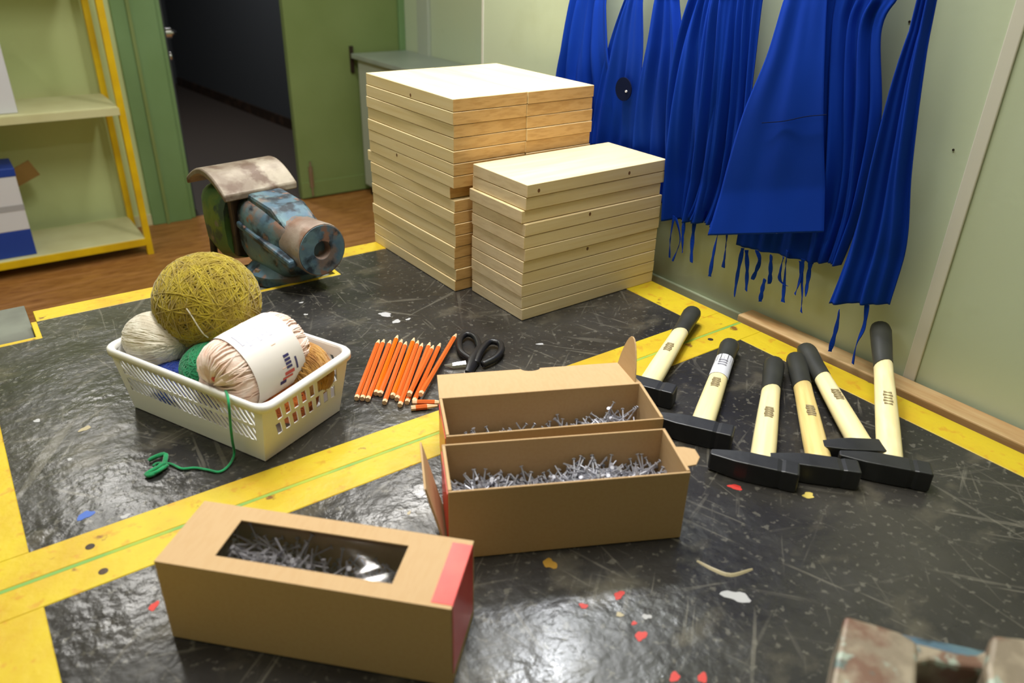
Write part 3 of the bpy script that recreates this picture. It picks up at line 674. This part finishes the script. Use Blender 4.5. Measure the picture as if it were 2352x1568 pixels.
# green strand over the rim, on to the bench
gpath = [(0.183, 0.807, 0.082), (0.179, 0.78, 0.089), (0.176, 0.768, 0.08), (0.176, 0.776, 0.052), (0.177, 0.785, 0.024), (0.177, 0.787, 0.004), (0.166, 0.772, 0.002), (0.153, 0.765, 0.002), (0.143, 0.776, 0.002), (0.132, 0.788, 0.002), (0.119, 0.795, 0.002), (0.111, 0.811, 0.002), (0.099, 0.821, 0.002), (0.093, 0.817, 0.003)]
gs = MB().tube(smoothed(gpath, 90), .0016, 8)
for pth in ([(0.103, 0.818, 0.002), (0.092, 0.807, 0.003), (0.083, 0.802, 0.003), (0.088, 0.799, 0.004), (0.103, 0.808, 0.003)],
            [(0.105, 0.814, 0.002), (0.111, 0.83, 0.004), (0.102, 0.832, 0.004), (0.091, 0.83, 0.003), (0.097, 0.831, 0.005), (0.11, 0.832, 0.004), (0.103, 0.812, 0.003)],
            [(0.107, 0.809, 0.003), (0.093, 0.8, 0.005), (0.082, 0.804, 0.003), (0.089, 0.806, 0.005), (0.106, 0.813, 0.004)]):
    gs.tube(smoothed(pth, 24), .0022, 8)
tag(gs.build('yarn_strand', GREENS, None, smooth='all'), 'loose green yarn end hanging over the basket rim onto the bench', 'yarn')

# ------------------------------------------------------------ pencils and scissors
PX = [((0.351, 0.821, 0.004), (0.456, 0.96, 0.004)), ((0.357, 0.816, 0.004), (0.463, 0.957, 0.004)), ((0.362, 0.81, 0.004), (0.47, 0.949, 0.004)), ((0.378, 0.818, 0.004), (0.487, 0.958, 0.004)), ((0.382, 0.813, 0.004), (0.486, 0.942, 0.004)),
      ((0.377, 0.791, 0.004), (0.488, 0.932, 0.004)), ((0.393, 0.799, 0.004), (0.504, 0.936, 0.004)), ((0.395, 0.79, 0.004), (0.505, 0.925, 0.004)), ((0.391, 0.774, 0.004), (0.506, 0.914, 0.004)), ((0.402, 0.775, 0.004), (0.517, 0.91, 0.004)),
      ((0.411, 0.772, 0.004), (0.529, 0.899, 0.004)), ((0.422, 0.773, 0.011), (0.563, 0.907, 0.007)), ((0.409, 0.781, 0.011), (0.51, 0.887, 0.011)), ((0.409, 0.772, 0.004), (0.448, 0.745, 0.004)), ((0.4, 0.76, 0.004), (0.436, 0.745, 0.004))]
WHERE = ['leftmost of the fan of pencils', 'second from the left in the fan', 'third from the left in the fan', 'fourth from the left, shifted away', 'fifth from the left in the fan', 'sixth from the left, reaching nearer', 'bright seventh from the left',
         'eighth from the left in the fan', 'ninth from the left, nearest tip', 'tenth from the left in the fan', 'eleventh from the left in the fan', 'longest-slanting one beside the scissors', 'lying on top of the others', 'lying crosswise, running behind the carton', 'crosswise one nearest the yellow strip']
for i, ((a, b), wh) in enumerate(zip(PX, WHERE)):
    a = Vector(a); b = Vector(b); d = (b-a); Lp = d.length; ang = math.atan2(d.y, d.x)
    t = thing('pencil', 'orange lacquered pencil, '+wh, 'pencil', tuple(a), ang, 'orange pencils'); t.rotation_euler = (0, -math.asin(d.z/Lp), ang)
    MB().cyl((.006, 0, 0), (Lp-.018, 0, 0), .0037, seg=6).build('shaft', ORANGE2 if i in (3, 6) else ORANGE, t)
    MB().cyl((0, 0, 0), (.006, 0, 0), .0036, seg=6).build('end_cap', PENCW, t)
    MB().cyl((Lp-.018, 0, 0), (Lp-.004, 0, 0), .0036, .0012, 6).build('sharpened_cone', PENCW, t)
    MB().cyl((Lp-.004, 0, 0), (Lp, 0, 0), .0012, .0003, 6).build('lead', GLOSSB, t)
sc = thing('scissors', 'black-handled scissors lying half behind the open carton lid', 'scissors', (.548, .845, .001))
def loc(p): return Vector((p[0]-.548, p[1]-.845, p[2]))
loopL = [loc(p) for p in ((0.535, 0.822, 0.006), (0.535, 0.851, 0.007), (0.553, 0.883, 0.007), (0.573, 0.894, 0.007), (0.578, 0.877, 0.007), (0.564, 0.846, 0.007), (0.541, 0.821, 0.006))]
loopR = [loc(p) for p in ((0.534, 0.81, 0.006), (0.56, 0.834, 0.009), (0.586, 0.85, 0.009), (0.597, 0.839, 0.008), (0.586, 0.819, 0.008), (0.565, 0.806, 0.007), (0.541, 0.802, 0.006))]
MB().tube(smoothed(loopL, 40), .0048, 8).build('handle', GLOSSB, sc, smooth='all')
MB().tube(smoothed(loopR, 40), .0052, 8).build('handle', GLOSSB, sc, smooth='all')
MB().tube([loc(p) for p in ((0.564, 0.843, 0.008), (0.534, 0.815, 0.008), (0.51, 0.792, 0.006))], [.006, .009, .006], 10, flat=.5).build('shank', GLOSSB, sc, smooth=True)
MB().tube([loc(p) for p in ((0.518, 0.801, 0.005), (0.487, 0.772, 0.004), (0.456, 0.741, 0.003))], [.006, .005, .001], 8, flat=.3).build('blade', CHROME, sc)
MB().tube([loc(p) for p in ((0.523, 0.818, 0.004), (0.505, 0.826, 0.003), (0.496, 0.835, 0.003))], [.006, .005, .001], 8, flat=.3).build('blade', CHROME, sc)

# ------------------------------------------------------------ vises
def vise(name, label, loc, rz, s=1.0):
    t = thing(name, label, 'vise', loc, rz)
    # local: +y = jaw side, -y = tail tube; x across; z up from the bench
    MB().lathe([(.066*s, 0), (.068*s, .004), (.068*s, .018), (.058*s, .028), (.045*s, .034)], 40, Matrix.Translation((0, .035, 0))).build('swivel_base', VBLUE, t, smooth=True)
    for k in range(3):
        a = 2*PI*k/3-.9
        MB().cyl((.056*math.cos(a), .035+.056*math.sin(a), .018), (.056*math.cos(a), .035+.056*math.sin(a), .028), .008, seg=6).build('bolt', VRUST, t)
    # body keel: side profile (y, z) swept over x with rounding
    body = []
    for y, w, z0, z1 in ((-.085, .026, .048, .110), (-.06, .036, .032, .118), (-.02, .046, .016, .128), (.03, .052, .012, .136), (.075, .052, .014, .142), (.098, .050, .022, .142)):
        ring = []
        for k in range(20):
            a = 2*PI*k/20; cx = math.copysign(abs(math.cos(a))**.55, math.cos(a)); cz = math.copysign(abs(math.sin(a))**.55, math.sin(a))
            ring.append(Vector((w*cx, y, (z0+z1)/2+(z1-z0)/2*cz)))
        body.append(ring)
    MB().rings(body).build('fixed_body', VBLUE, t, smooth=True)
    # tail tube with hole
    seg = 36; tb = []
    def circ(y, r): return [Vector((r*math.cos(2*PI*k/seg)*1.0, y, .086+r*math.sin(2*PI*k/seg))) for k in range(seg)]
    MB().rings([circ(*q) for q in ((-.02, .042), (-.06, .044), (-.094, .0465), (-.100, .0455), (-.100, .016), (-.095, .0145), (-.03, .0140))]).build('tail_tube', VRUST, t, smooth=True)
    f = MB().rings([circ(*q) for q in ((-.0998, .044), (-.1012, .0435), (-.1012, .0165), (-.099, .016))], cap=False).build('tube_face', VBLUE, t, smooth=True)
    # rib along the side and shoulder on top
    MB().prism([(-.085, .060), (.095, .088), (.095, .100), (-.085, .074)], -.056, -.040, 'x').build('side_rib', VBLUE, t, bevel=.004)
    MB().prism([(-.05, .112), (.0, .142), (.09, .150), (.09, .12), (-.05, .10)], -.034, .034, 'x').build('shoulder', VBLUE, t, bevel=.008)
    # gap and movable jaw body
    MB().box(-.058, .050, .100, .116, .028, .150).build('slide_gap', VDARK, t, bevel=.004)
    jb = []
    for y, w, z0, z1 in ((.116, .068, .016, .148), (.15, .074, .004, .150), (.19, .072, .014, .150), (.225, .058, .045, .140)):
        ring = []
        for k in range(20):
            a = 2*PI*k/20; cx = math.copysign(abs(math.cos(a))**.6, math.cos(a)); cz = math.copysign(abs(math.sin(a))**.6, math.sin(a))
            ring.append(Vector((w*cx, y, (z0+z1)/2+(z1-z0)/2*cz)))
        jb.append(ring)
    MB().rings(jb).build('movable_jaw', VGREEN, t, smooth=True)
    # domed cap over both jaws
    n = 16; top = []; x0, x1 = -.078, .066
    arc = [(.078+.150*k/n, .146+.040*math.sin(PI*(.06+.86*k/n))) for k in range(n+1)]
    MB().prism(arc+[(y, z-.013) for y, z in reversed(arc)], x0, x1, 'x').build('jaw_cap', VTOP, t, smooth=True, bevel=.003)
    MB().cyl((0, .225, .085), (0, .275, .085), .018, seg=20).build('screw_head', VRUST, t, smooth=True)
    MB().cyl((-.060, .188, .10), (-.070, .188, -.10), .0065, seg=12).build('lever_bar', VDARK, t, smooth=True)
    return t
vise('bench_vise', 'worn blue and green bench vise at the far bench edge, left of the board stacks', (.4470, 1.275, -.008), math.radians(9))
NRUST = worn('near_worn_iron', (128, 116, 100), [((150, 138, 120), .46, .58, 1), ((112, 84, 70), .52, .62, .6), ((150, 160, 148), .60, .66, 1.5), ((84, 100, 96), .64, .70, 1.2)], .45, .2, 42)
# near vise: plan outline of the anvil end
nv = thing('bench_vise', 'rust-brown bench vise cropped by the lower right corner of the picture', 'vise', (0, 0, 0))
Z = .13
def pl(*q): return [(p[0], p[1]) for p in q]
MB().prism(pl((0.432, 0.175, 0.13), (0.443, 0.158, 0.13), (0.451, 0.144, 0.13), (0.452, 0.131, 0.13), (0.409, 0.109, 0.13), (0.36, 0.087, 0.13), (0.326, 0.124, 0.13)), .085, .13).build('anvil_plate', NRUST, nv, bevel=.003)
MB().prism(pl((0.455, 0.135, 0.126), (0.463, 0.124, 0.126), (0.471, 0.113, 0.126), (0.48, 0.105, 0.126), (0.493, 0.102, 0.126), (0.504, 0.099, 0.126), (0.486, 0.088, 0.126), (0.473, 0.096, 0.126), (0.46, 0.107, 0.126), (0.45, 0.12, 0.126), (0.437, 0.125, 0.126)), .07, .126).build('web', NRUST, nv, bevel=.003)
MB().prism(pl((0.464, 0.134, 0.105), (0.507, 0.097, 0.105), (0.43, 0.059, 0.105), (0.388, 0.094, 0.105)), .03, .100).build('channel', VBLUE, nv, bevel=.004)
MB().prism(pl((0.497, 0.105, 0.135), (0.511, 0.092, 0.135), (0.527, 0.072, 0.135), (0.444, 0.037, 0.135), (0.415, 0.065, 0.135), (0.465, 0.094, 0.135)), .02, .135).build('jaw', NRUST, nv, bevel=.004)
MB().prism(pl((0.48, 0.178, 0.085), (0.54, 0.106, 0.085), (0.466, 0.072, 0.085), (0.392, 0.131, 0.085)), .02, .09).build('fixed_body', VBLUE, nv, bevel=.008)
MB().lathe([(.068, 0), (.07, .004), (.07, .018), (.055, .028)], 36, Matrix.Translation((.475, .075, .0005))).build('swivel_base', VBLUE, nv, smooth=True)

# ------------------------------------------------------------ aprons on the wall
rail = thing('coat_rail', 'wooden peg rail the aprons hang from', 'rail', (1.022, .9, .80))
MB().box(0, .016, -.55, .55, -.03, .03).build('rail_board', BATTEN, rail, bevel=.002)
for k in range(9): MB().cyl((0, -.48+k*.12, 0), (-.05, -.48+k*.12, .012), .006, seg=10).build('peg', VDARK, rail, smooth=True)
def apron(label, Lp, Rp, X, folds, amp, seed, top=None, ties=(), flat=0, seam=None, extras=None):
    rr = random.Random(seed); rows = 60; cols = max(36, folds*11)
    Lc = smoothed([Vector((0, p[1], p[2])) for p in Lp], rows); Rc = smoothed([Vector((0, p[1], p[2])) for p in Rp], rows)
    # prolong up to the hook
    yL, yR = Lc[0], Rc[0]; hook = Vector((0, top if top is not None else (yL.y+yR.y)/2, .79)); pre = 16
    Lc = [hook.lerp(yL, (k/pre)**1)+Vector((0, 0, 0)) for k in range(pre)]+Lc; Rc = [hook.lerp(yR, k/pre) for k in range(pre)]+Rc
    R_ = len(Lc); vs = []; fs = []
    ph = rr.uniform(0, 6.28); ph2 = rr.uniform(0, 6.28)
    fr = [rr.uniform(.8, 1.25) for _ in range(3)]
    org = Vector((X, (Lc[-1].y+Rc[-1].y)/2, 0))
    for i in range(R_):
        v = i/(R_-1)
        for j in range(cols+1):
            u = j/cols
            p = Lc[i].lerp(Rc[i], u)
            uu = u+.03*math.sin(2.2*v*PI+ph2)*(1-abs(2*u-1))
            w_ = math.sin(2*PI*folds*uu*fr[0]+ph+1.2*v)+.5*math.sin(2*PI*folds*1.9*fr[1]*uu+ph2-2*v)+.35*math.sin(2*PI*folds*.45*uu*fr[2]+ph)
            nz = noise.noise(Vector((u*folds*.9+seed*7, v*1.3, seed*3.1)))+.5*noise.noise(Vector((u*folds*2.3+seed, v*2.2, seed*1.7)))
            w_ = w_/1.85*.75+nz*1.15
            a = amp*(1-flat*min(1, max(0, v-.25)*1.6))*min(1, .35+.9*v)
            x = X+w_*a-.012*math.sin(PI*min(1, v*1.2))
            x = min(x, 1.036)
            vs.append((x-org.x, p.y-org.y, p.z))
    for i in range(R_-1):
        for j in range(cols): a = i*(cols+1)+j; fs.append((a, a+1, a+cols+2, a+cols+1))
    t = thing('apron', label, 'apron', (org.x, org.y, 0), 0, 'blue aprons hanging on the right wall')
    c = MB().add(vs, fs).build('cloth', BLUE, t, smooth='all')
    so = c.modifiers.new('thick', 'SOLIDIFY'); so.thickness = .0014; so.offset = 0
    for q in ties:
        P = [Vector(p)-Vector((org.x, org.y, 0)) for p in q]
        P = smoothed(P, 16)
        wd = [.0022+.0014*abs(math.sin(k*.55+q[0][1]*90)) for k in range(len(P))]
        rg = []
        for k, p in enumerate(P):
            a = k*.16+q[0][1]*50; e = Vector((math.sin(a)*.6, abs(math.cos(a))+.25, 0)).normalized(); nn = Vector((-e.y, e.x, 0))
            rg.append([p-e*wd[k]-nn*.0005, p+e*wd[k]-nn*.0005, p+e*wd[k]+nn*.0005, p-e*wd[k]+nn*.0005])
        MB().rings(rg).build('tie', BLUE, t)
    if seam: MB().tube(smoothed([Vector(p)-Vector((org.x, org.y, 0)) for p in seam], 14), .0006, 6).build('seam', BLUEDARK, t)
    return t, org
def AX_(*q): return q
apron('narrow folded blue apron, leftmost on the wall', ((1.015, 1.216, 0.456), (1.015, 1.23, 0.385), (1.015, 1.246, 0.312), (1.015, 1.261, 0.177)), ((1.015, 1.098, 0.464), (1.015, 1.082, 0.393), (1.015, 1.068, 0.319), (1.015, 1.064, 0.217)), 1.012, 4, .017, 1)
t2, o2 = apron('blue apron with a dark round print, behind the tall board stack', ((1.008, 1.055, 0.466), (1.008, 1.08, 0.401), (1.008, 1.101, 0.315), (1.008, 1.122, 0.206), (1.008, 1.131, 0.126)), ((1.008, 1.007, 0.47), (1.008, 0.99, 0.389), (1.008, 0.99, 0.302), (1.008, 0.99, 0.225), (1.008, 0.99, 0.144)), 1.006, 3, .012, 2)
pr_ = [Vector((0.984, 1.021, 0.325))]
for p in pr_: MB().cyl((p.x-o2.x-.001, p.y-o2.y, p.z), (p.x-o2.x+.001, p.y-o2.y, p.z), .020, seg=24).build('round_print', BLUEDARK, t2)
p = Vector((0.981, 1.011, 0.323)); MB().cyl((p.x-o2.x-.001, p.y-o2.y, p.z), (p.x-o2.x+.001, p.y-o2.y, p.z), .002, seg=10).build('white_fleck', WHITE, t2)
apron('slim folded blue apron, third from the left', ((1.01, 0.981, 0.471), (1.01, 0.983, 0.41), (1.01, 0.994, 0.316), (1.01, 1.001, 0.222), (1.01, 1.002, 0.132)), ((1.01, 0.936, 0.474), (1.01, 0.911, 0.397), (1.01, 0.901, 0.316), (1.01, 0.898, 0.214), (1.01, 0.902, 0.142)), 1.008, 3, .016, 3)
ties4 = (((1, 0.882, 0.129), (1, 0.884, 0.088), (1, 0.88, 0.051)), ((1, 0.878, 0.127), (1, 0.861, 0.091), (1, 0.872, 0.047)), ((1, 0.858, 0.132), (1, 0.856, 0.097), (1, 0.852, 0.07)), ((1, 0.835, 0.143), (1, 0.833, 0.092), (1, 0.829, 0.059)))
apron('many-pleated blue apron reaching down beside the front board stack', ((1.005, 0.904, 0.476), (1.005, 0.917, 0.41), (1.005, 0.926, 0.312), (1.005, 0.925, 0.208), (1.005, 0.915, 0.115)), ((1.005, 0.82, 0.482), (1.005, 0.809, 0.384), (1.005, 0.808, 0.291), (1.005, 0.813, 0.204), (1.005, 0.823, 0.132)), 1.003, 5, .017, 4, ties=ties4)
ties5 = (((1, 0.781, 0.132), (1, 0.784, 0.096), (1, 0.785, 0.048)), ((1, 0.764, 0.137), (1, 0.761, 0.103), (1, 0.76, 0.073)))
apron('pleated blue apron partly covered by the big flat one', ((1, 0.831, 0.481), (1, 0.82, 0.383), (1, 0.824, 0.274), (1, 0.838, 0.176), (1, 0.852, 0.134)), ((1, 0.764, 0.485), (1, 0.753, 0.391), (1, 0.746, 0.303), (1, 0.753, 0.213), (1, 0.763, 0.133)), 1.0, 4, .017, 5, ties=ties5)
ties8 = (((1, 0.728, 0.118), (1, 0.729, 0.071), (1, 0.728, 0.032)), ((1, 0.72, 0.117), (1, 0.712, 0.085), (1, 0.707, 0.05)), ((1, 0.701, 0.123), (1, 0.692, 0.107), (1, 0.699, 0.073)),
         ((1, 0.673, 0.124), (1, 0.667, 0.086), (1, 0.667, 0.077)), ((1, 0.676, 0.082), (1, 0.677, 0.067), (1, 0.677, 0.042)), ((1, 0.647, 0.14), (1, 0.643, 0.109), (1, 0.636, 0.057)), ((1, 0.651, 0.128), (1, 0.65, 0.092), (1, 0.636, 0.085)))
apron('dark shaded blue apron hidden behind the big flat one, many ties below', ((1.012, 0.719, 0.488), (1.012, 0.737, 0.368), (1.012, 0.748, 0.247), (1.012, 0.751, 0.114)), ((1.012, 0.658, 0.492), (1.012, 0.636, 0.383), (1.012, 0.615, 0.265), (1.012, 0.603, 0.131)), 1.012, 4, .007, 8, ties=ties8)
ties6 = (((1, 0.617, 0.136), (1, 0.615, 0.104), (1, 0.618, 0.077)), ((1, 0.62, 0.131), (1, 0.607, 0.085), (1, 0.601, 0.053)), ((1, 0.604, 0.137), (1, 0.602, 0.109), (1, 0.6, 0.081)))
apron('deeply folded blue apron just right of the big flat one', ((0.998, 0.652, 0.493), (0.998, 0.637, 0.412), (0.998, 0.609, 0.268), (0.998, 0.611, 0.134)), ((0.998, 0.555, 0.499), (0.998, 0.565, 0.463), (0.998, 0.543, 0.364), (0.998, 0.542, 0.254), (0.998, 0.552, 0.15)), .996, 4, .020, 6, ties=ties6)
apron('big flat blue apron hanging broad in the middle of the row', ((0.975, 0.708, 0.489), (0.975, 0.718, 0.415), (0.975, 0.743, 0.332), (0.975, 0.764, 0.235), (0.975, 0.782, 0.128)), ((0.975, 0.643, 0.494), (0.975, 0.626, 0.42), (0.975, 0.612, 0.355), (0.975, 0.595, 0.275), (0.975, 0.578, 0.195)), .975, 2, .006, 7, flat=.8,
      seam=((0.958, 0.702, 0.327), (0.958, 0.666, 0.336), (0.958, 0.633, 0.348), (0.958, 0.602, 0.356)))
ties7 = (((0.99, 0.536, 0.085), (0.99, 0.534, 0.059), (0.99, 0.535, 0.017)), ((0.99, 0.498, 0.109), (0.99, 0.494, 0.076), (0.99, 0.498, 0.046), (0.99, 0.496, 0.014)))
apron('slim blue apron folded lengthwise, rightmost and lowest on the wall', ((0.99, 0.526, 0.467), (0.99, 0.531, 0.399), (0.99, 0.533, 0.31), (0.99, 0.536, 0.213), (0.99, 0.548, 0.094)), ((0.99, 0.505, 0.467), (0.99, 0.492, 0.379), (0.99, 0.48, 0.299), (0.99, 0.466, 0.21), (0.99, 0.47, 0.118)), .988, 2, .018, 9, top=.53, ties=ties7)
BRASS = None

# ------------------------------------------------------------ left: shelf unit and its boxes
sh = thing('shelf_unit', 'open shelving with yellow steel posts against the back wall', 'shelf', (0, 0, FZ))
for x in (.625, -.9):
    for y in (3.745, 4.09):
        p_ = MB().box(x-.014, x+.014, y-.014, y+.014, 0, 2.0).build('post', SHELFY, sh, bevel=.002)
for z in (.085, .68, 1.28, 1.85):
    MB().box(-.91, .615, 3.735, 4.10, z-.025, z).build('shelf_board', SHELFW, sh, bevel=.002)
    MB().box(-.91, .615, 3.727, 3.735, z-.035, z-.004).build('shelf_edge', SHELFY if z < .5 else SHELFW, sh)
bx = thing('archive_box', 'white box with blue bands on the lowest shelf', 'box', (-.15, 3.76, FZ+.086))
MB().box(0, .325, 0, .19, 0, .115).build('blue_band', ROYAL, bx, bevel=.002)
MB().box(0, .325, 0, .19, .115, .345).build('body', WHITE, bx, bevel=.002)
MB().box(.0005, .3255, -.001, .19, .20, .225).build('grey_stripe', simple('grey_print', (160, 160, 165), .6), bx)
MB().box(-.002, .327, -.002, .19, .345, .38).build('lid', ROYAL, bx, bevel=.003)
bx = thing('cardboard_box', 'brown cardboard box with raised flap behind the blue-banded box', 'box', (.02, 3.97, FZ+.086))
MB().box(0, .15, 0, .10, 0, .26).build('body', BROWNC, bx, bevel=.002)
MB().box(0, .13, 0, .005, 0, .075, Matrix.Translation((.14, .0, .235)) @ Matrix.Rotation(-.42, 4, 'Y')).build('flap', BROWNC, bx)
tag(MB().box(-.02, .245, 3.77, 4.0, FZ+.681, FZ+.96).build('white_box', WHITE, bevel=.003), 'plain white box on the middle shelf at the picture edge', 'box')

# ------------------------------------------------------------ grey cabinet in the alcove
cb = thing('cabinet', 'low cabinet with a grey laminate top behind the board stacks', 'cabinet', (1.90, 3.0, FZ))
MB().box(.02, .34, 0, 1.10, .06, .76).build('body', CABSIDE, cb, bevel=.003)
MB().box(0, .345, -.02, 1.14, .76, .785).build('cabinet_top', CABTOP, cb, bevel=.003)
MB().box(.04, .33, .02, 1.08, 0, .06).build('plinth', VDARK, cb)
